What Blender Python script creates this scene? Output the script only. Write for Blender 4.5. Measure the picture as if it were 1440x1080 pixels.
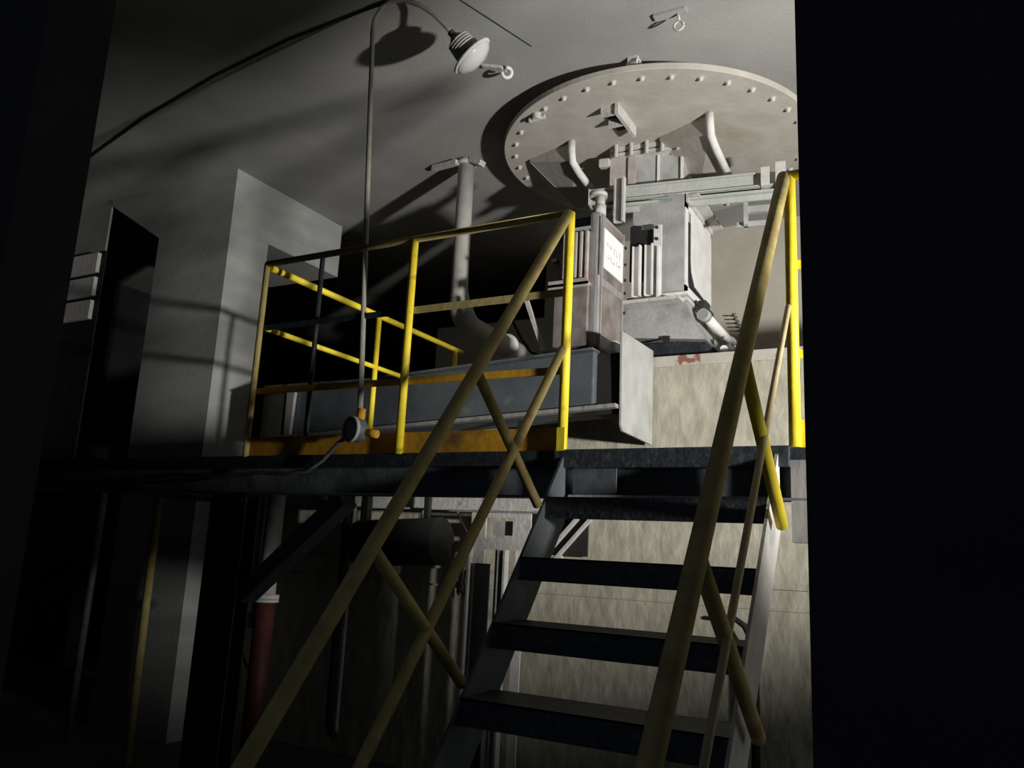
import bpy, bmesh, math, random
from mathutils import Vector, Matrix
random.seed(7)
for o in list(bpy.data.objects): bpy.data.objects.remove(o)
S = bpy.context.scene; C = S.collection

# ------------------------------------------------------------------ camera
FPX, PIT, ROL, YAW = 1147.6, math.radians(11.70), math.radians(2.84), math.radians(28.97)
cy, sy, cp, sp = math.cos(YAW), math.sin(YAW), math.cos(PIT), math.sin(PIT)
fw = Vector((-sy*cp, cy*cp, sp)); r0 = Vector((cy, sy, 0)); u0 = r0.cross(fw)
rr = math.cos(ROL)*r0 + math.sin(ROL)*u0; uu = -math.sin(ROL)*r0 + math.cos(ROL)*u0
cd = bpy.data.cameras.new('camera'); cam = bpy.data.objects.new('camera', cd); C.objects.link(cam)
M = Matrix((rr, uu, -fw)).transposed().to_4x4(); M.translation = Vector((0, 0, 1.6)); cam.matrix_world = M
cd.sensor_fit = 'HORIZONTAL'; cd.sensor_width = 36; cd.lens = 36*FPX/1440; cd.clip_start = .05
S.camera = cam
# ------------------------------------------------------------------ world, lights, exposure
W = bpy.data.worlds.new('night'); S.world = W; W.use_nodes = True
W.node_tree.nodes['Background'].inputs[0].default_value = (.62, .72, 1, 1)
W.node_tree.nodes['Background'].inputs[1].default_value = .06
S.view_settings.view_transform = 'Standard'; S.view_settings.look = 'None'
S.view_settings.exposure = 0; S.view_settings.gamma = 1; S.view_settings.use_curve_mapping = False
# the work lamp burning in the side room to the right, beyond the side doorway
ld = bpy.data.lights.new('side_room_lamp', 'SPOT'); ld.energy = 1800; ld.shadow_soft_size = .11
ld.color = (1, .98, .93); ld.spot_size = math.radians(79); ld.spot_blend = .75
lo = bpy.data.objects.new('side_room_lamp', ld); C.objects.link(lo)
LP = Vector((2.9, 2.4, 1.93)); lo.location = LP
lo.rotation_euler = (Vector((-1.95, 5.2, 4.38)) - LP).to_track_quat('-Z', 'Y').to_euler()

# unseen fill light added low in the doorway to lift the lower shade
la = bpy.data.lights.new('added_low_fill', 'AREA'); la.shape = 'RECTANGLE'; la.size = 1.4; la.size_y = 1.6; la.energy = 9; la.color = (.95, 1, .9)
lb = bpy.data.objects.new('added_low_fill', la); C.objects.link(lb); lb.location = (3.0, 4.3, 1.1)
lb.rotation_euler = Vector((-1, .02, -.3)).to_track_quat('-Z', 'Y').to_euler()

# ------------------------------------------------------------------ materials
def mat(name, c1, c2=None, rough=.75, metal=0, scale=6, bump=0, bscale=30, c3=None, lo_=.35, hi_=.65, stretch=None, c3scale=3, c3lo=.6, c3hi=.7, detail=6):
    m = bpy.data.materials.new(name); m.use_nodes = True; nt = m.node_tree; n = nt.nodes; L = nt.links
    b = n['Principled BSDF']; b.inputs['Roughness'].default_value = rough; b.inputs['Metallic'].default_value = metal
    b.inputs['Specular IOR Level'].default_value = .35
    tc = n.new('ShaderNodeTexCoord'); src = tc.outputs['Object']
    if stretch:
        mp = n.new('ShaderNodeMapping'); mp.inputs['Scale'].default_value = stretch; L.new(src, mp.inputs[0]); src = mp.outputs[0]
    if c2 is None:
        b.inputs['Base Color'].default_value = (*c1, 1)
    else:
        no = n.new('ShaderNodeTexNoise'); no.inputs['Scale'].default_value = scale; no.inputs['Detail'].default_value = detail
        L.new(src, no.inputs['Vector'])
        cr = n.new('ShaderNodeValToRGB'); e = cr.color_ramp.elements
        e[0].position = lo_; e[0].color = (*c1, 1); e[1].position = hi_; e[1].color = (*c2, 1)
        L.new(no.outputs['Fac'], cr.inputs[0]); out = cr.outputs[0]
        if c3:
            n3 = n.new('ShaderNodeTexNoise'); n3.inputs['Scale'].default_value = c3scale; n3.inputs['Detail'].default_value = 8
            L.new(src, n3.inputs['Vector'])
            r3 = n.new('ShaderNodeMapRange'); r3.inputs[1].default_value = c3lo; r3.inputs[2].default_value = c3hi
            L.new(n3.outputs['Fac'], r3.inputs[0])
            mx = n.new('ShaderNodeMix'); mx.data_type = 'RGBA'; L.new(r3.outputs[0], mx.inputs[0]); L.new(out, mx.inputs[6])
            mx.inputs[7].default_value = (*c3, 1); out = mx.outputs[2]
        L.new(out, b.inputs['Base Color'])
    if bump:
        nb = n.new('ShaderNodeTexNoise'); nb.inputs['Scale'].default_value = bscale; nb.inputs['Detail'].default_value = 7
        L.new(src, nb.inputs['Vector'])
        bp = n.new('ShaderNodeBump'); bp.inputs['Strength'].default_value = bump; bp.inputs['Distance'].default_value = .02
        L.new(nb.outputs['Fac'], bp.inputs['Height']); L.new(bp.outputs[0], b.inputs['Normal'])
    return m
CEIL = mat('ceiling_plaster', (.29, .29, .28), (.37, .365, .345), .95, scale=1.6, bump=.12, bscale=40, c3=(.24, .24, .23), c3scale=.8, c3lo=.55, c3hi=.8)
PIER = mat('pier_plaster', (.30, .31, .31), (.39, .39, .375), .95, scale=2.2, bump=.15, bscale=25, stretch=(1, 1, 3))
BACK = mat('beige_plaster', (.44, .415, .35), (.53, .50, .42), .95, scale=2.5, bump=.2, bscale=14)
ROUGH = mat('rough_concrete', (.34, .32, .255), (.47, .44, .355), .95, scale=7, bump=.9, bscale=6, stretch=(1.6, 1, .8), c3=(.29, .26, .2), c3scale=5, c3lo=.6, c3hi=.75)
LEDGE = mat('ledge_paint', (.44, .42, .37), (.50, .47, .41), .9, scale=5, bump=.15, c3=(.26, .10, .08), c3scale=9, c3lo=.61, c3hi=.66)
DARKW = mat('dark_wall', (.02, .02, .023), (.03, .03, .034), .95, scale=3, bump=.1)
FLOORM = mat('dirty_floor', (.10, .11, .10), (.16, .17, .16), .9, scale=2, bump=.2)
YEL = mat('yellow_paint', (.74, .55, .03), (.84, .68, .04), .5, scale=9, bump=.08, c3=(.42, .26, .03), c3scale=14, c3lo=.62, c3hi=.76)
YDUST = mat('dusty_yellow_paint', (.38, .31, .11), (.50, .41, .16), .8, scale=11, bump=.12, c3=(.30, .18, .07), c3scale=6, c3lo=.55, c3hi=.7)
YORA = mat('orange_yellow_paint', (.50, .24, .02), (.66, .36, .02), .7, scale=5, bump=.1, c3=(.20, .10, .03), c3scale=4, c3lo=.5, c3hi=.7)
CREAM = mat('cream_dusty_bar', (.50, .40, .22), (.6, .5, .3), .8, scale=12)
DSTEEL = mat('dark_steel', (.022, .026, .032), (.042, .05, .058), .6, .3, scale=18, bump=.15, bscale=60, c3=(.085, .09, .09), c3scale=22, c3lo=.62, c3hi=.8)
TREAD = mat('worn_tread_steel', (.03, .036, .045), (.06, .07, .085), .55, .3, scale=40, bump=.18, bscale=60, c3=(.12, .125, .12), c3scale=30, c3lo=.58, c3hi=.75)
BSTEEL = mat('blue_grey_steel', (.085, .10, .115), (.125, .14, .155), .6, .2, scale=4, bump=.08, c3=(.20, .21, .21), c3scale=5, c3lo=.62, c3hi=.8)
STR = mat('stringer_steel', (.10, .115, .125), (.17, .185, .195), .6, .2, scale=7, bump=.1, c3=(.05, .055, .06), c3scale=4, c3lo=.5, c3hi=.7)
PALE = mat('pale_dusty_and_lit_steel', (.47, .46, .43), (.58, .565, .53), .8, scale=9, bump=.3, bscale=30, c3=(.36, .35, .32), c3scale=8, c3lo=.58, c3hi=.72)
DISC = mat('dusty_disc_paint', (.42, .395, .35), (.50, .475, .43), .85, scale=4, bump=.15, bscale=20, c3=(.37, .33, .27), c3scale=2.2, c3lo=.55, c3hi=.75)
GREEN = mat('grey_green_channel', (.40, .42, .39), (.47, .48, .45), .8, scale=6, bump=.25, c3=(.21, .27, .245), c3scale=3.2, c3lo=.6, c3hi=.64)
MACH = mat('grey_machine_paint', (.35, .355, .34), (.43, .43, .415), .75, scale=7, bump=.2, c3=(.28, .275, .26), c3scale=4, c3lo=.55, c3hi=.7)
PINK = mat('pinkish_dusty_paint', (.38, .33, .31), (.48, .44, .42), .8, scale=10, bump=.2, c3=(.42, .26, .26), c3scale=6, c3lo=.58, c3hi=.7)
BROWN = mat('brown_grey_metal', (.20, .17, .15), (.32, .28, .26), .6, .2, scale=6, bump=.15, c3=(.14, .12, .11), c3scale=4, c3lo=.5, c3hi=.66)
SHEET = mat('worn_sheet_metal', (.33, .32, .31), (.50, .49, .48), .45, .35, scale=5, bump=.1, stretch=(3, 3, .8), c3=(.22, .20, .19), c3scale=5, c3lo=.56, c3hi=.7)
WHITE = mat('white_dusty_paint', (.66, .65, .63), (.76, .75, .73), .7, scale=9, bump=.2)
SIGN = mat('white_sign_board', (.85, .84, .84), (.92, .91, .91), .5, scale=6)
INK = mat('faded_ink', (.36, .35, .36), (.62, .6, .6), .8, scale=60)
BLACK = mat('black_rubber_and_shade', (.012, .012, .012), (.02, .02, .02), .8, scale=8)  # rubber black, also used where recesses and the far room lie dark
RED = mat('red_pipe_paint', (.06, .016, .014), (.10, .028, .022), .6, scale=8, bump=.1)
PIPE = mat('grey_pipe_paint', (.36, .35, .33), (.44, .43, .40), .7, scale=9, bump=.15, c3=(.52, .5, .46), c3scale=4, c3lo=.55, c3hi=.7)
POLE = mat('olive_grey_pole', (.24, .235, .20), (.32, .31, .26), .7, scale=14, bump=.1)
GLASS = bpy.data.materials.new('dusty_lamp_glass'); GLASS.use_nodes = True
_b = GLASS.node_tree.nodes['Principled BSDF']; _b.inputs['Base Color'].default_value = (.78, .78, .76, 1)
_b.inputs['Roughness'].default_value = .22; _b.inputs['Transmission Weight'].default_value = .1; _b.inputs['Coat Weight'].default_value = .6

# ------------------------------------------------------------------ mesh helpers
class MB:
    def __init__(s): s.b = bmesh.new()
    def box(s, x0, x1, y0, y1, z0, z1, bev=0, m=None):
        r = bmesh.ops.create_cube(s.b, size=1); v = r['verts']
        bmesh.ops.scale(s.b, vec=(abs(x1-x0), abs(y1-y0), abs(z1-z0)), verts=v)
        bmesh.ops.translate(s.b, vec=((x0+x1)/2, (y0+y1)/2, (z0+z1)/2), verts=v)
        if bev:
            es = list({e for q in v for e in q.link_edges})
            rb = bmesh.ops.bevel(s.b, geom=es, offset=bev, segments=2, affect='EDGES', profile=.6)
            v = list({q for f in rb['faces'] for q in f.verts} | {q for q in v if q.is_valid})
        if m is not None: bmesh.ops.transform(s.b, matrix=m, verts=v)
        return s
    def tube(s, a, b, r, r2=None, n=16):
        a, b = Vector(a), Vector(b); d = b-a
        q = bmesh.ops.create_cone(s.b, cap_ends=True, segments=n, radius1=r, radius2=r if r2 is None else r2, depth=d.length)
        mt = Matrix.Translation((a+b)/2) @ d.to_track_quat('Z', 'Y').to_matrix().to_4x4()
        bmesh.ops.transform(s.b, matrix=mt, verts=q['verts']); return s
    def bar(s, a, b, w, h, up=(0, 0, 1)):
        a, b = Vector(a), Vector(b); d = (b-a); z = d.normalized(); x = z.cross(Vector(up)).normalized(); y = x.cross(z)
        q = bmesh.ops.create_cube(s.b, size=1); v = q['verts']
        bmesh.ops.scale(s.b, vec=(w, h, d.length), verts=v)
        mt = Matrix((x, y, z)).transposed().to_4x4(); mt.translation = (a+b)/2
        bmesh.ops.transform(s.b, matrix=mt, verts=v); return s
    def path(s, pts, r, n=14):
        pts = [Vector(p) for p in pts]; rings = []
        up = Vector((0, 0, 1))
        t0 = (pts[1]-pts[0]).normalized(); x = t0.orthogonal().normalized()
        for i, p in enumerate(pts):
            t = ((pts[min(i+1, len(pts)-1)]-pts[max(i-1, 0)])).normalized()
            x = (x - t*x.dot(t)).normalized(); y = t.cross(x)
            rad = r[i] if isinstance(r, (list, tuple)) else r
            rings.append([s.b.verts.new(p + (x*math.cos(2*math.pi*k/n)+y*math.sin(2*math.pi*k/n))*rad) for k in range(n)])
        for A, B in zip(rings, rings[1:]):
            for k in range(n): s.b.faces.new((A[k], A[(k+1) % n], B[(k+1) % n], B[k]))
        s.b.faces.new(rings[0][::-1]); s.b.faces.new(rings[-1]); return s
    def lathe(s, prof, m=None, n=40):
        rings = []
        for (r, z) in prof:
            rings.append([s.b.verts.new((r*math.cos(2*math.pi*k/n), r*math.sin(2*math.pi*k/n), z)) for k in range(n)])
        fs = []
        for A, B in zip(rings, rings[1:]):
            for k in range(n): fs.append(s.b.faces.new((A[k], A[(k+1) % n], B[(k+1) % n], B[k])))
        s.b.faces.new(rings[0][::-1]); s.b.faces.new(rings[-1])
        if m is not None: bmesh.ops.transform(s.b, matrix=m, verts=[v for r in rings for v in r])
        return s
    def prism(s, poly, off):
        a = [s.b.verts.new(p) for p in poly]; o = Vector(off); b = [s.b.verts.new(Vector(p)+o) for p in poly]
        n = len(a)
        for k in range(n): s.b.faces.new((a[k], a[(k+1) % n], b[(k+1) % n], b[k]))
        s.b.faces.new(a[::-1]); s.b.faces.new(b); return s
    def build(s, name, m, parent=None, smooth=False, org=None, bevel=0):
        bmesh.ops.recalc_face_normals(s.b, faces=s.b.faces)
        if org is not None: bmesh.ops.translate(s.b, vec=-Vector(org), verts=s.b.verts)
        elif parent is not None: bmesh.ops.translate(s.b, vec=-parent_loc(parent), verts=s.b.verts)
        me = bpy.data.meshes.new(name); s.b.to_mesh(me); s.b.free(); me.materials.append(m)
        o = bpy.data.objects.new(name, me); C.objects.link(o)
        if parent is not None: o.parent = parent
        elif org is not None: o.location = org
        if smooth:
            for p in me.polygons: p.use_smooth = len(p.vertices) == 4
        if bevel:
            q = o.modifiers.new('bevel', 'BEVEL'); q.width = bevel; q.segments = 2; q.limit_method = 'ANGLE'
        return o
def parent_loc(p):
    v = Vector(p.location)
    while p.parent is not None: p = p.parent; v += Vector(p.location)
    return v
def thing(name, label, cat, loc, group=None):
    o = bpy.data.objects.new(name, None); C.objects.link(o); o.location = loc
    o.empty_display_size = .1; return tag(o, label, cat, group)
def tag(o, label, cat, group=None, kind=None):
    o['label'] = label; o['category'] = cat
    if group: o['group'] = group
    if kind: o['kind'] = kind
    return o
def struct(name, mb, m, label=None):
    o = mb.build(name, m); o['kind'] = 'structure'
    if label: o['label'] = label
    return o
def arc(c, r, a0, a1, ux, uy, n=12):
    c, ux, uy = Vector(c), Vector(ux), Vector(uy)
    return [c + ux*(r*math.cos(a0+(a1-a0)*k/n)) + uy*(r*math.sin(a0+(a1-a0)*k/n)) for k in range(n+1)]

# ================================================================== SETTING
H = 4.9
struct('floor', MB().box(-10, 4.2, -1.5, 12, -.12, 0), FLOORM, 'dark dirty floor')
struct('ceiling', MB().box(-10, 1.75, 1.2, 12, H, H+.2), CEIL, 'grey plaster ceiling slab')
# wall with the doorway the photographer stands in front of
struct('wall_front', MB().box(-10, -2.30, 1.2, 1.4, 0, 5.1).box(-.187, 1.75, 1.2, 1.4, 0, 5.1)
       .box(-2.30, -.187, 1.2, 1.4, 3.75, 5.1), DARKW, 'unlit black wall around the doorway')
# right wall; its unseen doorway head is stepped to shape the lamp's shadow
struct('wall_right', MB().box(1.6, 1.75, 1.4, 2.53, 0, H).box(1.6, 1.75, 2.53, 2.655, 2.37, H).box(1.6, 1.75, 2.655, 5.6, 3.2, H).box(1.6, 1.75, 5.6, 12, 0, H), PIER)
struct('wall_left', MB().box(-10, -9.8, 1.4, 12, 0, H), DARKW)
# beige back wall, with an opening on its left to an unlit room
struct('wall_back', MB().box(-3.9, 1.6, 7.7, 7.9, 0, H).box(-5.3, -3.9, 7.7, 7.9, 0, 4.15), BACK, 'beige plastered back wall')
struct('wall_far', MB().box(-9.8, 1.6, 11.8, 12, 0, H), BLACK)  # black colour stands in for the darkness of the unlit room
# concrete plinth wall under the machine
struct('wall_plinth', MB().box(-5.6, 1.6, 5.4, 7.7, 0, 2.93), ROUGH, 'rough beige concrete wall behind the stair')
struct('trim_1', MB().box(-5.6, 1.6, 5.385, 7.7, 2.93, 3.005), LEDGE, 'pale ledge with flaked red paint on top of the rough concrete wall')
struct('trim_2', MB().box(-5.6, 1.6, 5.378, 5.4, 1.46, 1.50).box(-5.6, 1.6, 5.386, 5.4, 1.33, 1.345), ROUGH, 'thin horizontal ridges on the concrete wall below the platform')
# pier and haunched beam on the left
pier = MB()
pier.prism([(-5.6, 4.78, 4.34), (-5.6, 4.78, H), (-7.47, 4.78, H), (-6.56, 4.78, 4.37), (-6.56, 4.78, 4.34)], (0, 1.45, 0))
pier.box(-6.56, -5.6, 4.78, 5.24, 0, 4.34)
struct('wall_pier', pier, PIER, 'grey plastered concrete pier with haunched top')
struct('wall_niche', MB().box(-9.8, -7.36, 4.78, 4.80, 2.0, H), PIER, 'grey plastered wall left of the dark opening')

# ================================================================== PLATFORM
PZ = 2.047
pf = thing('steel_platform', 'dark steel platform deck across the room, reached by the steep stair', 'platform', (-2.5, 3.23, 2.0))
MB().box(-5.5, .5, 3.23, 5.37, 2.0, PZ).build('deck', DSTEEL, pf)
MB().box(-5.5, -1.55, 3.222, 3.232, 1.985, PZ+.004).build('front_edge', DSTEEL, pf)
MB().box(-1.55, -.56, 3.205, 3.24, 1.972, PZ+.006, .004).build('stair_nosing', TREAD, pf)
fb = MB().box(-5.5, .5, 3.30, 3.312, 1.852, 2.0).box(-5.5, .5, 3.235, 3.312, 1.846, 1.856)
fb.build('channel_beam', STR, pf)
MB().box(-1.48, -.63, 3.222, 3.236, 1.846, 1.858).build('lit_flange_edge', PALE, pf)  # pale strip paints the light along the bottom flange edge
MB().box(-1.47, -1.27, 3.242, 3.25, 1.86, 1.985).build('gusset_plate', BSTEEL, pf)
MB().box(-.56, .45, 3.236, 3.25, 1.70, 2.0).box(-.56, .45, 3.236, 3.3, 1.69, 1.70).build('side_plate', SHEET, pf)
for x in (-5.2, -4.5):
    MB().box(x-.04, x+.04, 3.32, 5.35, 1.88, 2.0).build('cross_joist', DSTEEL, pf)

# columns and braces under the platform
co = thing('support_column', 'black square steel column under the left end of the platform', 'column', (-3.65, 3.46, 0))
MB().box(-3.785, -3.51, 3.335, 3.345, 0, 1.845).box(-3.785, -3.51, 3.435, 3.445, 0, 1.845).box(-3.655, -3.64, 3.345, 3.435, 0, 1.845).build('shaft', DSTEEL, co)
MB().box(-3.83, -3.46, 3.30, 3.50, 0, .02).build('base_plate', DSTEEL, co)
tag(MB().box(.1, .45, 3.33, 3.53, 0, 1.845, .02).build('shade_pillar', PIER, org=(.28, 3.5, 0)), 'unseen square pillar added under the right end of the platform to cast shade', 'pillar')  # added out of view to shade the lower left wall
b = MB(); b.bar((-3.52, 3.42, 1.30), (-2.86, 3.42, 1.84), .11, .09)
tag(b.build('knee_brace', BSTEEL, org=(-3.5, 3.42, 1.3)), 'blue-grey diagonal steel brace from the black column up to the platform', 'brace')
b = MB()
b.box(-4.2, -2.45, 5.08, 5.092, 1.895, 1.995).box(-4.3, -2.45, 5.02, 5.092, 1.885, 1.895).box(-4.3, -2.45, 5.02, 5.092, 1.985, 1.995)
tag(b.build('under_beam', PALE, org=(-3.4, 5.08, 1.9)), 'pale dusty steel channel beam lying crosswise beneath the platform', 'beam')

# ================================================================== RAILINGS
def rail_group(name, label, cat, loc): return thing(name, label, cat, loc)
fr = rail_group('platform_railing', 'yellow tube railing with orange toe board along the front of the platform', 'railing', (-2.5, 3.227, PZ))
for x, r, mt in ((-3.437, .017, YDUST), (-2.402, .021, YEL), (-1.52, .022, YEL)):
    MB().tube((x, 3.227, PZ), (x, 3.227, 3.165), r).build('post', mt, fr, True)
MB().tube((-3.437, 3.227, 3.163), (-1.52, 3.227, 3.163), .018).build('top_rail', YDUST, fr, True)
MB().bar((-2.402, 3.24, 2.783), (-1.52, 3.24, 2.783), .012, .034).build('middle_rail', YDUST, fr)
MB().bar((-3.437, 3.24, 2.783), (-2.402, 3.24, 2.783), .012, .03).build('middle_rail', DSTEEL, fr)
MB().bar((-3.437, 3.24, 2.415), (-1.52, 3.24, 2.415), .012, .034).build('low_rail', YORA, fr)
MB().box(-3.437, -1.53, 3.236, 3.242, PZ, 2.155).build('toe_board', YORA, fr)
MB().box(-1.538, -1.50, 3.204, 3.235, PZ, 2.15).build('post_socket', YEL, fr)

sr = rail_group('side_railing', 'yellow railing running back from the front left corner of the platform', 'railing', (-3.44, 4.3, PZ))
MB().tube((-3.437, 3.26, 3.15), (-3.437, 5.35, 3.15), .02).build('top_rail', YEL, sr, True)
MB().tube((-3.437, 3.26, 2.79), (-3.437, 5.35, 2.79), .016).build('middle_rail', YEL, sr, True)
for y in (4.28, 5.26): MB().tube((-3.437, y, PZ), (-3.437, y, 3.15), .019).build('post', YEL, sr, True)
MB().box(-3.443, -3.433, 3.26, 5.3, PZ, 2.15).build('toe_board', YORA, sr)

rr_ = rail_group('corner_railing', 'bright yellow railing on the platform right of the stair, running out of sight', 'railing', (-.1, 3.227, PZ))
MB().tube((-.54, 3.227, PZ), (-.54, 3.227, 3.163), .023).build('post', YEL, rr_, True)
MB().tube((-.54, 3.227, 3.163), (.48, 3.227, 3.163), .022).build('top_rail', YEL, rr_, True)
MB().bar((-.54, 3.24, 2.783), (.48, 3.24, 2.783), .012, .034).build('middle_rail', YEL, rr_)
MB().bar((-.54, 3.24, 2.415), (.48, 3.24, 2.415), .012, .034).build('low_rail', YEL, rr_)
MB().box(-.53, .48, 3.236, 3.242, PZ, 2.155).build('toe_board', YEL, rr_)
MB().tube((.48, 3.227, PZ), (.48, 3.227, 3.163), .023).build('post', YEL, rr_, True)

# ================================================================== STAIR
SL = 1.237
def nz(y): return PZ - SL*(3.227-y)
st = thing('steel_stair', 'steep open-riser black steel stair climbing to the platform', 'stair', (-1.06, 1.57, 0))
for x0, x1, mt in ((-1.512, -1.50, BSTEEL), (-.612, -.60, PALE)):  # left one darker to imitate shade, right one paler where light falls
    yb = 3.227 - PZ/SL
    MB().prism([(x0, 3.225, nz(3.225)), (x0, yb-.0, .0), (x0, yb+.26, .0), (x0, 3.236, nz(3.236)-.32)], (x1-x0, 0, 0)).box(
        x0 if x0 < -1 else x1-.05, x0+.05 if x0 < -1 else x1, 3.0, 3.01, 1.5, 1.502).build('stringer', mt, st)
k = 0
for yt, zt in ((3.042, 1.835), (2.842, 1.589), (2.652, 1.353), (2.462, 1.12), (2.27, .882), (2.08, .647), (1.89, .412), (1.70, .177)):
    t = MB().box(-1.50, -.612, yt, yt+.235, zt-.006, zt).box(-1.50, -.612, yt, yt+.006, zt-.088, zt).box(-1.50, -.612, yt+.229, yt+.235, zt-.05, zt)
    t.build('tread', TREAD, st)

def hand(x, name, label, post_pts, rmid, midm, pr, side):
    h = thing(name, label, 'handrail', (x, 2.3, 1.0))
    a = (x, 3.227, 3.163); e = (x, 1.50, 3.163-SL*1.727)
    MB().tube(a, e, .0245 if side == 'l' else .027).build('top_rail', YDUST, h, True)
    m0 = (x, 3.215, 2.553-.045) if side == 'l' else (x+.012, 3.20, 2.60)
    m1 = (x, 1.55, 2.508-SL*1.665) if side == 'l' else (x+.012, 1.60, 2.60-1.205*1.60)
    MB().tube(m0, m1, rmid).build('middle_rail', midm, h, True)
    for p, q in post_pts:
        MB().tube((x, *p), (x, *q), pr).build('baluster', YEL if side == 'r' and p[1] > 2 else YDUST, h, True)
    return h
hand(-1.529, 'stair_handrail', 'left stair handrail, dusty yellow tube starting at the post left of the top step',
     [((2.49, 2.245), (3.03, 1.80)), ((1.955, 1.60), (2.515, 1.155))], .020, YDUST, .020, 'l')
hand(-.562, 'stair_handrail', 'right stair handrail, thick dusty tube nearest the viewer with a thin bar below',
     [((2.475, 2.22), (3.055, 1.742)), ((1.985, 1.61), (2.628, 1.098))], .0115, CREAM, .022, 'r')

# ================================================================== LAMP ON GOOSENECK POLE
lp = thing('gooseneck_lamp', 'industrial lamp hanging from a tall thin gooseneck pole clamped to the platform edge', 'lamp', (-2.62, 3.18, 2.17))
P0, P1 = Vector((-2.62, 3.18, 2.20)), Vector((-3.0, 3.44, 4.678))
ux = Vector((.97, .1, 0)).normalized(); d = (P1-P0).normalized()
gn = [P0, P0.lerp(P1, .5), P1]
ctl = [(-3.002, 3.45, 4.77), (-2.959, 3.455, 4.845), (-2.894, 3.46, 4.87), (-2.804, 3.47, 4.859), (-2.705, 3.50, 4.814), (-2.631, 3.55, 4.762), (-2.573, 3.61, 4.697), (-2.545, 3.65, 4.656)]
LH = Vector((-2.545, 3.65, 4.656))
MB().path(gn+[Vector(c) for c in ctl], .0145).build('pole', POLE, lp, True)
ax = (.66*rr - .72*uu + .05*fw).normalized()
mt = Matrix.Translation(LH) @ ax.to_track_quat('Z', 'Y').to_matrix().to_4x4()
MB().lathe([(.016, -.03), (.022, -.03), (.022, .0), (.03, .005), (.055, .03), (.062, .035)], mt).build('neck', POLE, lp, True)
fins = MB()
for k in range(5): fins.lathe([(.062, .035+.018*k), (.075+.003*k, .038+.018*k), (.075+.003*k, .046+.018*k), (.062, .049+.018*k)], mt)
fins.lathe([(.064, .03), (.07, .13), (.062, .135)], mt)
fins.build('ballast_housing', PALE, lp, True)
MB().lathe([(.06, .132), (.13, .152), (.142, .158), (.142, .17), (.132, .174)], mt).build('shade_ring', WHITE, lp, True)
MB().lathe([(.132, .170), (.126, .184), (.105, .205), (.07, .222), (.03, .231), (.004, .233)], mt).build('glass_cover', GLASS, lp, True)
jb = thing('junction_box', 'round dark explosion-proof junction box at the foot of the lamp pole', 'junction box', (-2.61, 3.15, 2.16))
ma = Matrix.Translation((-2.61, 3.19, 2.162)) @ Vector((-.25, -1, 0)).to_track_quat('Z', 'Y').to_matrix().to_4x4()
MB().lathe([(.052, 0), (.06, .01), (.06, .07), (.056, .075), (.05, .07), (.045, .03)], ma).build('housing', STR, jb, True)
MB().lathe([(.058, .058), (.066, .06), (.066, .074), (.056, .08), (.056, .06)], ma).build('rim', PIPE, jb, True)
MB().tube((-2.61, 3.17, 2.20), (-2.615, 3.18, 2.27), .022).tube((-2.56, 3.17, 2.15), (-2.50, 3.175, 2.14), .02).tube((-2.66, 3.17, 2.15), (-2.71, 3.175, 2.14), .02).build('cable_gland', YORA, jb, True)
cb = MB().path([(-2.69, 3.18, 2.14), (-2.76, 3.19, 2.10), (-2.85, 3.195, 2.02), (-2.95, 3.2, 1.965), (-3.1, 3.2, 1.95), (-3.3, 3.2, 1.958), (-3.6, 3.2, 1.93), (-4.2, 3.2, 1.90)], .011, 10)
tag(cb.build('cable', STR, org=(-3.1, 3.2, 2.0), smooth=True), 'thin grey cable sagging along the platform edge left of the junction box', 'cable')
cb = MB().tube((-3.046, 3.262, PZ), (-3.052, 3.262, 3.19), .014)
tag(cb.build('conduit', DSTEEL, org=(-3.05, 3.262, PZ), smooth=True), 'thin dark upright conduit standing behind the front railing', 'conduit')

# ================================================================== SILO DISC
DC = Vector((-1.98, 5.75, 4.75)); DR = 1.208
ds = thing('silo_outlet_disc', 'huge round bolted steel disc hanging just under the ceiling', 'silo outlet', DC)
MB().lathe([(.9, .148), (.9, .038), (DR, .038), (DR, 0), (DR-.004, -.004), (.3, -.006)], Matrix.Translation(DC), 128).build('disc_plate', DISC, ds, False)
NB = 36
blt = None
for k in range(NB):
    a = math.radians(10*k+4)
    p = DC + Vector((1.115*math.cos(a), 1.115*math.sin(a), -.004))
    if blt is None:
        bb = MB(); bb.lathe([(.024, 0), (.024, -.004), (.016, -.005), (.014, -.02), (.01, -.024)], Matrix.Translation(DC), 8)
        me = bb.build('bolt', PALE, ds); blt = me; me.location = p-DC
    else:
        c = blt.copy(); C.objects.link(c); c.parent = ds; c.location = p-DC
# brackets under the disc
def bracket(p0, w, skew):
    x, y = p0; z = 4.745
    q = MB().prism([(x, y, z), (x, y, z-.16), (x-w, y+skew, z-.03), (x-w, y+skew, z)], (.01, .02, 0)).build('bracket_plate', DISC, ds)
    MB().prism([(x, y, z-.16), (x, y+.64, z-.26), (x-.24, y+.64, z-.24), (x-w, y+skew, z-.03)], (0, .001, .003)).build('bent_web', DISC, q)
    MB().path([(x+.01, y-.01, z), (x+.012, y-.01, z-.09), (x+.014, y+.01, z-.165), (x+.016, y+.12, z-.2), (x+.016, y+.66, z-.27)], .03, 10).build('edge_bar', WHITE, q, True)
bracket((-1.43, 5.29), .42, .17)
bracket((-2.50, 5.27), .42, .12)
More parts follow.
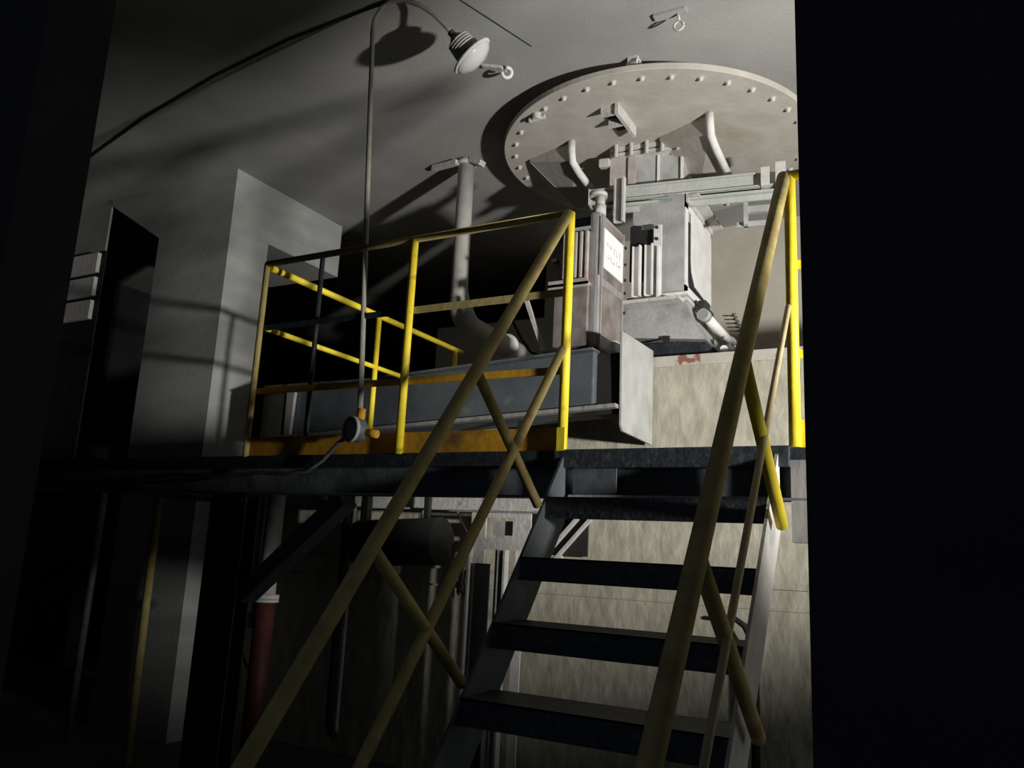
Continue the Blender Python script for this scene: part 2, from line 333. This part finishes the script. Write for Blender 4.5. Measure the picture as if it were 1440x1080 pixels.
# square channel lug and small lugs on the disc
lg = MB().box(-2.10, -1.98, 5.05, 5.07, 4.665, 4.745).box(-1.985, -1.96, 4.88, 5.25, 4.66, 4.745).box(-2.10, -1.98, 4.90, 4.91, 4.665, 4.745)
lg.build('channel_lug', PALE, ds)
MB().box(-2.10, -1.985, 4.91, 5.24, 4.735, 4.745).build('lug_recess_shade', BLACK, ds)  # black plate paints the shade inside the channel lug
MB().tube((-2.56, 4.80, 4.745), (-2.56, 4.80, 4.70), .035).tube((-2.50, 4.81, 4.72), (-2.62, 4.80, 4.71), .018).build('lifting_lug', PALE, ds)
for p, q in (((-1.72, 4.64, 4.84), (-1.80, 4.66, 4.84)),):
    MB().tube(p, q, .035, n=18).tube((p[0]+.003, p[1], p[2]), (p[0]+.008, p[1], p[2]), .018).box(-1.8, -1.73, 4.63, 4.66, 4.84, 4.9).build('rim_lug', PALE, ds)

# ceiling fittings
cf = thing('ceiling_hook', 'small ringed hook on the ceiling near the top of the picture', 'hook', (-1.40, 4.32, 4.9))
MB().tube((-1.36, 4.31, 4.9), (-1.34, 4.30, 4.82), .008).build('shank', PALE, cf, True)
pts = arc((-1.345, 4.30, 4.79), .03, 0, 2*math.pi, (1, 0, 0), (0, 0, 1), 18); MB().path(pts, .008, 8).build('ring', PALE, cf, True)
MB().box(-1.5, -1.3, 4.27, 4.33, 4.88, 4.9).build('plate', CEIL, cf)
cf = thing('ceiling_ring', 'pale forked ring bracket on the ceiling beside the lamp head', 'bracket', (-2.6, 4.33, 4.9))
MB().bar((-2.74, 4.30, 4.89), (-2.60, 4.34, 4.86), .03, .02).bar((-2.72, 4.38, 4.89), (-2.59, 4.38, 4.86), .02, .02).build('arms', PALE, cf)
pts = arc((-2.575, 4.36, 4.83), .035, -.5, 1.45*math.pi, (.25, 0, 1), (.6, .8, 0), 16); MB().path(pts, .013, 8).build('ring', WHITE, cf, True)
ln = MB().path([(-2.55, 3.55, 4.895), (-2.42, 3.95, 4.893), (-2.33, 4.25, 4.895)], .0025, 6)
tag(ln.build('ceiling_wire', DSTEEL, org=(-2.4, 4.0, 4.89)), 'thin dark wire fixed along the ceiling above the lamp head', 'wire')
cw = MB().path([(-2.7, 3.47, 4.885), (-3.1, 3.47, 4.885), (-3.75, 3.50, 4.885), (-4.57, 3.60, 4.885), (-5.6, 3.79, 4.885), (-6.54, 4.02, 4.885), (-7.2, 4.2, 4.885)], .010, 8)
tag(cw.build('shadow_edge_line', DSTEEL, org=(-4.6, 3.6, 4.885)), 'long dark line added along the edge of the ceiling shadow at the upper left', 'cable')  # dark tube added to draw the edge of the ceiling shadow

# ================================================================== GREY DOWN PIPE
dp = thing('down_pipe', 'grey pipe dropping from the ceiling and bending back above the ledge', 'pipe', (-3.57, 5.456, 4.9))
pts = [Vector((-3.575, 5.456, 4.895)), Vector((-3.57, 5.456, 4.3)), Vector((-3.565, 5.456, 3.75))] + arc((-3.562, 5.71, 3.70), .25, math.pi, 1.5*math.pi, (0, 1, 0), (0, 0, 1), 10)[1:] + [Vector((-3.56, 6.1, 3.44)), Vector((-3.56, 6.85, 3.42))]
MB().path(pts, [.07]*3+[.078, .086]+[.098]*(len(pts)-5), 22).build('pipe', PIPE, dp, True)
cl = MB(); m_ = Matrix.Translation((-3.575, 5.456, 4.84)); cl.lathe([(.07, 0), (.085, 0), (.085, .035), (.07, .035)], m_)
cl.build('collar', PALE, dp, True)
MB().bar((-3.62, 5.38, 4.85), (-3.90, 5.43, 4.87), .05, .04).bar((-3.50, 5.42, 4.86), (-3.38, 5.40, 4.80), .07, .045).build('clamp_arm', PALE, dp)
MB().lathe([(.098, 0), (.125, 0), (.125, .03), (.098, .03)], Matrix.Translation((-3.56, 6.3, 3.435)) @ Matrix.Rotation(math.pi/2, 4, 'X')).build('flange', WHITE, dp, True)

# ================================================================== SLIDE GATE AND CHUTE
def rotm(deg, c): return Matrix.Translation(c) @ Matrix.Rotation(math.radians(deg), 4, 'Z') @ Matrix.Translation(-Vector(c))
ch = thing('discharge_chute', 'grey square discharge chute with slide gate hanging under the round disc', 'chute', (-1.9, 5.8, 3.2))
R8 = rotm(7, Vector((-2.27, 5.5, 4.5)))
inl = MB().box(-2.13, -1.70, 5.55, 6.05, 4.40, 4.70, m=R8).build('inlet_box', MACH, ch)
MB().box(-1.70, -1.694, 5.56, 6.04, 4.44, 4.68, m=R8).build('inlet_side', PINK, inl)
MB().box(-1.90, -1.885, 5.535, 5.55, 4.42, 4.68, m=R8).build('stiffener', WHITE, inl)
MB().box(-1.72, -1.70, 5.53, 5.55, 4.42, 4.68, m=R8).build('stiffener', WHITE, inl)
MB().box(-2.26, -1.68, 5.47, 6.1, 4.665, 4.69, m=R8).box(-2.26, -1.68, 5.47, 6.1, 4.705, 4.742, m=R8).build('top_flange', PALE, ch)
MB().box(-2.27, -2.13, 5.52, 5.56, 4.38, 4.68, m=R8).box(-2.12, -2.06, 5.50, 5.52, 4.35, 4.66, m=R8).build('side_strap', PINK, ch)
MB().box(-2.36, -2.27, 5.5, 5.56, 4.61, 4.68, .012, m=R8).build('lug', PALE, ch)
b0 = None
for x in (-2.2, -2.08, -1.96, -1.84, -1.72):
    if b0 is None:
        b0 = MB().tube((x, 5.455, 4.64), (x, 5.455, 4.76), .016, n=8).build('bolt', PALE, ch)
        bx = x
    else:
        c = b0.copy(); C.objects.link(c); c.parent = ch; c.location = Vector(((x-bx)*.993, (x-bx)*.122, 0))
# slide gate frame
RG = rotm(9, Vector((-2.39, 5.42, 4.4))) ; RG = Matrix.Translation((0, 0, -.07)) @ RG
g = MB().box(-2.39, -.95, 5.42, 5.435, 4.335, 4.455, m=RG).box(-2.39, -1.15, 5.40, 5.49, 4.44, 4.455, m=RG).box(-2.25, -.95, 5.38, 5.49, 4.335, 4.345, m=RG)
sg = g.build('slide_gate_frame', GREEN, ch)
MB().box(-2.30, -.93, 5.44, 5.455, 4.255, 4.30, m=RG).box(-2.30, -.93, 5.40, 5.46, 4.295, 4.315, m=RG).build('lower_rail', GREEN, sg)
MB().box(-1.12, -1.06, 5.36, 5.50, 4.33, 4.47, m=RG).box(-1.02, -.95, 5.36, 5.50, 4.32, 4.5, m=RG).build('end_block', PALE, sg)
MB().box(-1.06, -1.02, 5.44, 5.50, 4.34, 4.45, m=RG).build('end_gap_shade', BLACK, sg)  # solid black block stands for the dark gap between the end blocks
MB().box(-1.25, -1.0, 5.52, 5.56, 4.20, 4.25, m=RG).box(-1.25, -1.22, 5.5, 5.56, 4.10, 4.28, m=RG).box(-1.3, -1.0, 5.54, 5.58, 4.10, 4.14, m=RG).build('end_bracket', MACH, sg)
MB().box(-2.40, -2.385, 5.40, 5.50, 4.33, 4.46, m=RG).build('end_plate', PALE, sg)
# vertical channel in front of the gate
MB().box(-2.17, -2.09, 5.375, 5.39, 4.06, 4.42).box(-2.10, -2.085, 5.34, 5.39, 4.06, 4.42).box(-2.17, -2.16, 5.36, 5.39, 4.06, 4.42).build('upright_channel', PALE, ch)
# chute body
MB().box(-2.07, -1.99, 5.46, 5.50, 3.62, 4.05).box(-1.99, -1.90, 5.47, 5.50, 3.62, 4.01).build('black_blocks', BLACK, ch)  # stepped black blocks on the front left of the chute
bd = MB().box(-2.07, -1.665, 5.50, 6.18, 3.50, 4.27).build('chute_body', MACH, ch, bevel=.006)
MB().box(-1.665, -1.655, 5.50, 5.56, 3.50, 4.27).box(-1.665, -1.655, 5.50, 6.18, 4.16, 4.27).box(-1.665, -1.655, 5.50, 6.18, 3.50, 3.56).build('side_frame', WHITE, bd)
MB().prism([(-1.665, 5.575, 4.08), (-1.665, 5.575, 3.66), (-1.665, 5.62, 3.575), (-1.665, 6.1, 3.565), (-1.665, 6.1, 4.08)], (.004, 0, 0)).build('cover_gap_shade', BLACK, bd)  # black panel paints the dark slot around the inspection cover
MB().prism([(-1.66, 5.63, 4.16), (-1.66, 5.63, 3.80), (-1.66, 5.65, 3.70), (-1.66, 5.74, 3.61), (-1.66, 6.0, 3.59), (-1.66, 6.18, 3.60), (-1.66, 6.18, 4.16)], (.012, 0, 0)).build('inspection_cover', WHITE, bd, bevel=.003)
MB().box(-1.64, -1.56, 5.5, 6.2, 4.235, 4.255).box(-1.665, -1.64, 5.5, 6.2, 4.20, 4.27).build('top_angle', PALE, bd)
MB().box(-2.09, -1.63, 5.47, 6.22, 3.475, 3.50).build('upper_flange', WHITE, ch)
MB().box(-2.09, -1.63, 5.47, 6.22, 3.43, 3.455).build('lower_flange', PALE, ch)
MB().box(-1.60, -1.54, 5.62, 5.74, 3.40, 3.47, .01).build('flange_clamp', DSTEEL, ch)
MB().box(-1.61, -1.57, 5.85, 5.95, 3.36, 3.46).build('flange_clamp', DSTEEL, ch)
hop = MB(); v = [hop.b.verts.new(p) for p in ((-2.07, 5.49, 3.43), (-1.65, 5.49, 3.43), (-1.65, 6.2, 3.43), (-2.07, 6.2, 3.43), (-2.14, 5.44, 3.30), (-1.56, 5.44, 3.20), (-1.56, 6.2, 3.20), (-2.14, 6.2, 3.30), (-2.11, 5.47, 3.19), (-1.50, 5.47, 3.13), (-1.50, 6.2, 3.13), (-2.11, 6.2, 3.19))]
for A in ((0, 1, 2, 3), (11, 10, 9, 8)): hop.b.faces.new([v[i] for i in A])
for base in (0, 4):
    for k in range(4): hop.b.faces.new((v[base+k], v[base+4+k], v[base+4+(k+1) % 4], v[base+(k+1) % 4]))
hop.build('hopper', MACH, ch)
MB().box(-1.80, -1.755, 5.44, 5.46, 3.12, 3.17).build('drain_stub', BLACK, ch)
MB().box(-2.0, -1.52, 5.55, 6.15, 3.006, 3.15).build('foot', DSTEEL, ch)
for x in (-1.99, -1.895):
    MB().box(x-.032, x+.03, 5.40, 5.412, 3.47, 3.86).box(x+.022, x+.034, 5.37, 5.412, 3.47, 3.86).box(x-.034, x-.022, 5.385, 5.412, 3.47, 3.86).build('flat_channel', WHITE, ch)
MB().box(-1.83, -1.815, 5.37, 5.44, 3.42, 3.84).box(-1.875, -1.815, 5.43, 5.445, 3.42, 4.02).build('edge_angle', WHITE, ch)
for z in (3.91, 4.0): MB().tube((-1.85, 5.43, z), (-1.85, 5.415, z), .012, n=8).build('bolt', DSTEEL, ch)
MB().box(-2.09, -1.66, 5.36, 5.47, 3.415, 3.44).build('shelf', PALE, ch)
# pneumatic cylinder beside the hopper
pc = thing('air_cylinder', 'white air cylinder with small fittings low on the right of the chute', 'cylinder', (-1.45, 5.8, 3.25))
MB().tube((-1.535, 5.60, 3.335), (-1.50, 6.16, 3.285), .035, n=20).build('barrel', WHITE, pc, True)
MB().tube((-1.545, 5.55, 3.34), (-1.534, 5.61, 3.334), .045, n=20).build('end_cap', MACH, pc, True)
MB().tube((-1.498, 6.15, 3.286), (-1.495, 6.2, 3.283), .042, n=20).build('end_cap', MACH, pc, True)
MB().path([(-1.50, 6.1, 3.25), (-1.45, 6.0, 3.18), (-1.40, 5.9, 3.15), (-1.35, 5.9, 3.17)], .022, 10).build('air_fitting', PALE, pc, True)
MB().tube((-1.43, 5.72, 3.10), (-1.42, 5.66, 3.10), .028).tube((-1.33, 5.74, 3.15), (-1.30, 5.67, 3.14), .026).tube((-1.36, 5.72, 3.12), (-1.27, 5.78, 3.20), .016).build('valve_knob', WHITE, pc, True)
MB().path([(-1.42, 5.75, 3.10), (-1.42, 5.9, 3.06), (-1.40, 6.0, 3.01)], .016, 8).build('pipe_stub', PALE, pc, True)
# small spring-like coil on the wall behind
sc = MB(); pts = []
for k in range(60):
    a = k/60*2*math.pi*5; pts.append((-1.86+.05*math.cos(a)+.08*k/60, 7.66+.03*math.sin(a), 3.98-.20*k/60))
sc.path(pts, .004, 6)
tag(sc.build('coiled_hose', DSTEEL, org=(-1.84, 7.66, 3.9)), 'small dark coil of hose against the beige back wall right of the chute', 'hose')

# ================================================================== SIGN CABINET (feeder housing)
sb = thing('feeder_cabinet', 'worn metal feeder housing carrying a white notice, left of the chute', 'cabinet', (-2.25, 5.1, 2.97))
MB().box(-2.42, -2.16, 4.91, 5.34, 3.0, 3.44).build('lower_box', BROWN, sb, bevel=.008)
MB().box(-2.45, -2.15, 4.875, 5.34, 3.425, 3.445).box(-2.45, -2.15, 4.875, 4.89, 3.41, 3.47).build('ledge_flange', PINK, sb)
rb = MB().box(-2.37, -2.16, 4.94, 5.34, 3.45, 3.84)
for k in range(5): rb.box(-2.36+.042*k, -2.338+.042*k, 4.905, 4.945, 3.455, 3.83, .006)
rb.build('ribbed_box', PINK, sb)
MB().box(-2.43, -2.36, 4.98, 5.34, 3.45, 3.86).build('side_channel', BROWN, sb)
MB().box(-2.43, -2.14, 4.93, 5.34, 3.845, 3.87).build('top_plate', MACH, sb)
MB().box(-2.40, -2.12, 5.02, 5.34, 3.875, 3.98).build('top_box', DSTEEL, sb)
MB().box(-2.17, -2.09, 4.925, 5.37, 2.985, 3.97, .026).build('rounded_cover', SHEET, sb)
MB().box(-2.092, -2.086, 4.925, 5.34, 3.50, 3.93).build('notice_backing', BROWN, sb)
MB().box(-2.09, -2.084, 5.0, 5.34, 3.10, 3.44).build('side_hatch', BROWN, sb)
for y in (4.96, 5.36):
    MB().box(-2.10, -2.078, y-.012, y+.012, 2.99, 3.95).build('seam_strip', SHEET, sb)
MB().box(-2.12, -2.06, 5.20, 5.30, 3.02, 3.10, .01).build('latch', WHITE, sb)
for z in (3.2, 3.35, 3.5, 3.6, 3.72, 3.85): MB().tube((-2.082, 5.375, z), (-2.066, 5.375, z), .012, n=8).build('bolt', DSTEEL, sb)
MB().tube((-2.134, 5.02, 3.97), (-2.134, 5.02, 4.12), .035, n=20).tube((-2.134, 5.02, 3.97), (-2.134, 5.02, 4.05), .043, n=20).build('breather', PALE, sb, True)
MB().tube((-2.15, 5.02, 4.115), (-2.15, 5.02, 4.145), .065, n=24).build('breather_cap', PALE, sb, True)
MB().box(-2.46, -2.42, 4.93, 5.0, 3.64, 3.66).build('latch_arm', DSTEEL, sb)
MB().box(-2.5, -2.1, 4.95, 5.34, 2.935, 2.985).build('base_flange', BROWN, sb)
sn = thing('notice_board', 'white rectangular notice with two rows of faint lettering on the feeder housing', 'sign', (-2.082, 5.18, 3.71))
MB().box(-2.086, -2.078, 4.985, 5.345, 3.568, 3.86).build('board', SIGN, sn)
ink = MB(); random.seed(3)
for row, (z, n, y0) in enumerate(((3.745, 5, 5.05), (3.665, 5, 5.05))):
    for i in range(n):
        yc = y0+i*.055
        for s_ in range(4):
            a = yc+random.uniform(-.016, .016); zz = z+random.uniform(-.02, .02)
            if random.random() < .5: ink.box(-2.0782, -2.0772, a-.014, a+.014, zz-.0022, zz+.0022)
            else: ink.box(-2.0782, -2.0772, a-.0022, a+.0022, zz-.017, zz+.017)
ink.build('lettering', INK, sn)

# pale strut and hose left of the cabinet
tag(MB().bar((-2.69, 5.0, 3.42), (-2.523, 5.0, 3.0), .028, .028).build('thin_strut', PALE, org=(-2.55, 5.0, 3.0)), 'thin pale slanting strut left of the feeder housing', 'strut')
tag(MB().path([(-3.02, 5.33, 3.46), (-2.96, 5.33, 3.34), (-2.88, 5.33, 3.20), (-2.80, 5.33, 3.10), (-2.74, 5.33, 3.075)], .012, 8).build('rubber_hose', BLACK, org=(-2.8, 5.33, 3.1), smooth=True), 'thin black hose curving down beside the slanting strut', 'hose')

# ================================================================== SCREW CONVEYOR TROUGH
tr = thing('conveyor_trough', 'long blue-grey screw conveyor trough sloping up along the back of the platform', 'conveyor', (-3.3, 4.75, 2.5))
A, B_ = (-4.71, 2.775), (-2.03, 2.915)
poly = [(A[0], 4.75, A[1]), (B_[0], 4.75, B_[1]), (B_[0], 4.75, 2.54), (A[0], 4.75, 2.40)]
MB().prism(poly, (0, .42, 0)).build('trough_body', BSTEEL, tr, bevel=.012)
MB().prism([(A[0], 4.715, A[1]+.012), (B_[0], 4.715, B_[1]+.012), (B_[0], 4.715, B_[1]), (A[0], 4.715, A[1])], (0, .50, 0)).build('top_flange', STR, tr)
MB().prism([(A[0], 4.70, 2.41), (-1.86, 4.70, 2.55), (-1.86, 4.70, 2.525), (A[0], 4.70, 2.385)], (0, .06, 0)).build('bottom_angle', SHEET, tr)
MB().box(-2.03, -1.87, 4.80, 5.15, 2.5, 2.90).build('end_recess_shade', BLACK, tr)  # solid black block puts the darkness behind the end plate into colour
MB().prism([(-1.86, 4.755, 3.03), (-1.86, 5.36, 3.045), (-1.86, 5.36, 2.375), (-1.86, 4.80, 2.385), (-1.86, 4.77, 2.42)], (.02, 0, 0)).build('end_plate', MACH, tr, bevel=.004)
MB().box(-4.64, -4.57, 4.72, 4.78, PZ, 2.42).build('leg', SHEET, tr)
MB().box(-2.6, -2.54, 4.80, 4.86, PZ, 2.48).build('leg', DSTEEL, tr)
MB().prism([(-4.64, 4.74, 2.76), (-4.56, 4.74, 2.76), (-4.575, 4.74, 2.40), (-4.63, 4.74, 2.40)], (0, -.03, 0)).build('gusset', SHEET, tr)

# ================================================================== BELOW THE PLATFORM
fr2 = thing('pale_frame', 'pale dusty steel frame with a slotted head plate standing below the platform', 'frame', (-2.85, 5.1, 0))
hd = MB().box(-3.10, -2.62, 5.10, 5.115, 1.62, 1.70).box(-3.10, -2.98, 5.10, 5.115, 1.70, 1.875).box(-2.76, -2.62, 5.10, 5.115, 1.70, 1.875).box(-2.98, -2.76, 5.10, 5.115, 1.84, 1.875)
hd.build('head_plate', PALE, fr2)
MB().box(-2.94, -2.76, 5.14, 5.16, 1.72, 1.82).build('backing_plate', MACH, fr2)
MB().box(-3.09, -2.98, 5.10, 5.11, .0, 1.62).box(-3.09, -3.075, 5.05, 5.11, .0, 1.66).build('leg', PALE, fr2)
MB().box(-2.89, -2.80, 5.10, 5.11, .0, 1.62).box(-2.80, -2.785, 5.05, 5.11, 0, 1.62).box(-2.855, -2.84, 5.07, 5.11, 0, 1.62).build('leg', PALE, fr2)
MB().box(-2.73, -2.66, 5.10, 5.11, .0, 1.62).build('leg', WHITE, fr2)
MB().box(-3.03, -2.91, 5.06, 5.075, .0, 1.52).build('black_panel', BLACK, fr2)
MB().box(-3.3, -2.40, 5.10, 5.30, 1.88, 1.89).build('top_shelf', PALE, fr2)
kb = thing('slotted_brace', 'pale triangular brace with dark slots seen between the upper treads', 'brace', (-2.43, 5.36, 1.7))
MB().bar((-2.55, 5.33, 1.555), (-2.27, 5.33, 1.86), .02, .038, (0, 1, 0)).build('diagonal_bar', PALE, kb)
MB().bar((-2.65, 5.33, 1.555), (-2.37, 5.33, 1.86), .02, .053, (0, 1, 0)).build('diagonal_bar', PALE, kb)
MB().box(-2.67, -2.22, 5.32, 5.345, 1.86, 1.999).box(-2.70, -2.48, 5.32, 5.345, 1.51, 1.60).build('plate', PALE, kb)
MB().box(-2.68, -2.30, 5.35, 5.37, 1.60, 1.86).build('dark_backing', BLACK, kb)
# loose cables near the frame
tag(MB().path([(-3.60, 5.2, 1.9), (-3.57, 5.2, 1.75), (-3.50, 5.2, 1.62), (-3.44, 5.2, 1.55)], .014, 8).build('hanging_hose', PIPE, org=(-3.5, 5.2, 1.6), smooth=True), 'pale hose end dangling in the dark under the platform', 'hose')
tag(MB().path([(-3.30, 5.2, 1.9), (-3.24, 5.2, 1.80), (-3.20, 5.2, 1.74), (-3.15, 5.2, 1.70)], .008, 8).build('thin_cable', WHITE, org=(-3.2, 5.2, 1.8), smooth=True), 'thin white cable end curling beside the pale frame', 'cable')
tg = MB()
for i in range(9):
    x = -3.28+.025*i
    tg.path([(x, 5.15, 1.50+random.uniform(-.05, .08)), (x+random.uniform(-.04, .04), 5.13, 1.40), (-3.15+random.uniform(-.08, .05), 5.12, 1.30+random.uniform(-.04, .05))], .009, 6)
tag(tg.build('wire_bundle', PALE, org=(-3.2, 5.15, 1.4), smooth=True), 'ragged bundle of pale wires beside the left leg of the pale frame', 'wires')
dv = thing('dark_drum', 'dark rounded drum hanging in shadow beneath the platform', 'drum', (-3.65, 4.95, 1.6))
MB().tube((-4.0, 5.0, 1.62), (-3.28, 5.0, 1.66), .17, n=28).build('shell', BLACK, dv, True)
MB().box(-3.98, -3.92, 4.93, 4.99, 1.75, 1.999).build('hanger', BLACK, dv)
MB().box(-3.42, -3.38, 4.95, 4.99, 1.75, 1.999).build('hanger', BLACK, dv)
# hanging curved dark pipe with pale edge
cp_ = thing('drop_conduit', 'tall dark conduit with a hooked lower end against the lower wall', 'conduit', (-3.85, 5.3, 1.9))
MB().path([(-4.10, 4.92, 1.95), (-4.10, 4.92, 1.2), (-4.10, 4.92, .5), (-4.095, 4.92, .34), (-4.07, 4.92, .28), (-4.03, 4.92, .25)], .028, 12).build('pipe', BLACK, cp_, True)
MB().path([(-4.045, 4.94, 1.93), (-4.045, 4.94, .33), (-4.04, 4.94, .26)], .016, 10).build('cover_strip', MACH, cp_, True)
# red pipe
rp = thing('fire_pipe', 'dark red upright pipe behind the black column under the platform', 'pipe', (-4.13, 4.2, 0))
MB().tube((-4.13, 4.2, 0), (-4.13, 4.2, 1.22), .066, n=24).build('red_section', RED, rp, True)
MB().tube((-4.13, 4.2, 1.22), (-4.13, 4.2, 1.25), .085, n=24).tube((-4.13, 4.2, 1.20), (-4.13, 4.2, 1.218), .085, n=24).build('flange', PALE, rp, True)
MB().tube((-4.13, 4.2, 1.25), (-4.13, 4.2, 1.98), .06, n=24).build('grey_section', MACH, rp, True)
MB().tube((-4.28, 4.25, 1.02), (-4.28, 4.25, 1.98), .018).tube((-4.28, 4.25, 1.35), (-4.28, 4.25, 1.55), .028).build('side_tube', PALE, rp, True)
MB().box(-4.34, -4.20, 4.22, 4.26, 1.02, 1.12).build('clip', WHITE, rp)
MB().path([(-4.31, 4.22, 1.05), (-4.32, 4.22, .92), (-4.30, 4.22, .82), (-4.22, 4.2, .76)], .009, 8).build('loop', BLACK, rp, True)
# yellow and pale poles at lower left
tag(MB().tube((-5.29, 4.2, 0), (-5.33, 4.2, 1.97), .030).build('yellow_pole', YDUST, org=(-5.3, 4.2, 0), smooth=True), 'lone yellow upright pole in the dark at lower left', 'pole')
tag(MB().tube((-6.2, 4.35, 0), (-6.12, 4.3, 1.97), .028).build('grey_pole', STR, org=(-6.2, 4.35, 0), smooth=True), 'faint grey upright pole at the far lower left, left of the yellow one', 'pole')
# curved hose behind the treads on the right
tag(MB().path([(-1.35, 5.30, 1.275), (-1.28, 5.30, 1.275), (-1.21, 5.30, 1.23), (-1.165, 5.30, 1.15), (-1.15, 5.3, 1.0), (-1.15, 5.3, .0)], [.012, .016, .02, .024, .026, .026], 10).build('bent_hose', BLACK, org=(-1.2, 5.3, 0), smooth=True), 'black hose bending over in front of the lower wall behind the right handrail', 'hose')
# white bars over the black vent on far left wall
vt = thing('pale_bars', 'three pale bars on a black panel on the far left wall', 'panel', (-7.6, 4.78, 4.0))
for z0, z1 in ((4.12, 4.32), (3.88, 4.07), (3.64, 3.83)):
    MB().box(-7.85, -7.37, 4.72, 4.76, z0, z1).build('pale_bar', WHITE, vt)
MB().box(-7.9, -7.31, 4.765, 4.779, 2.2, 4.345).build('backing', BLACK, vt)
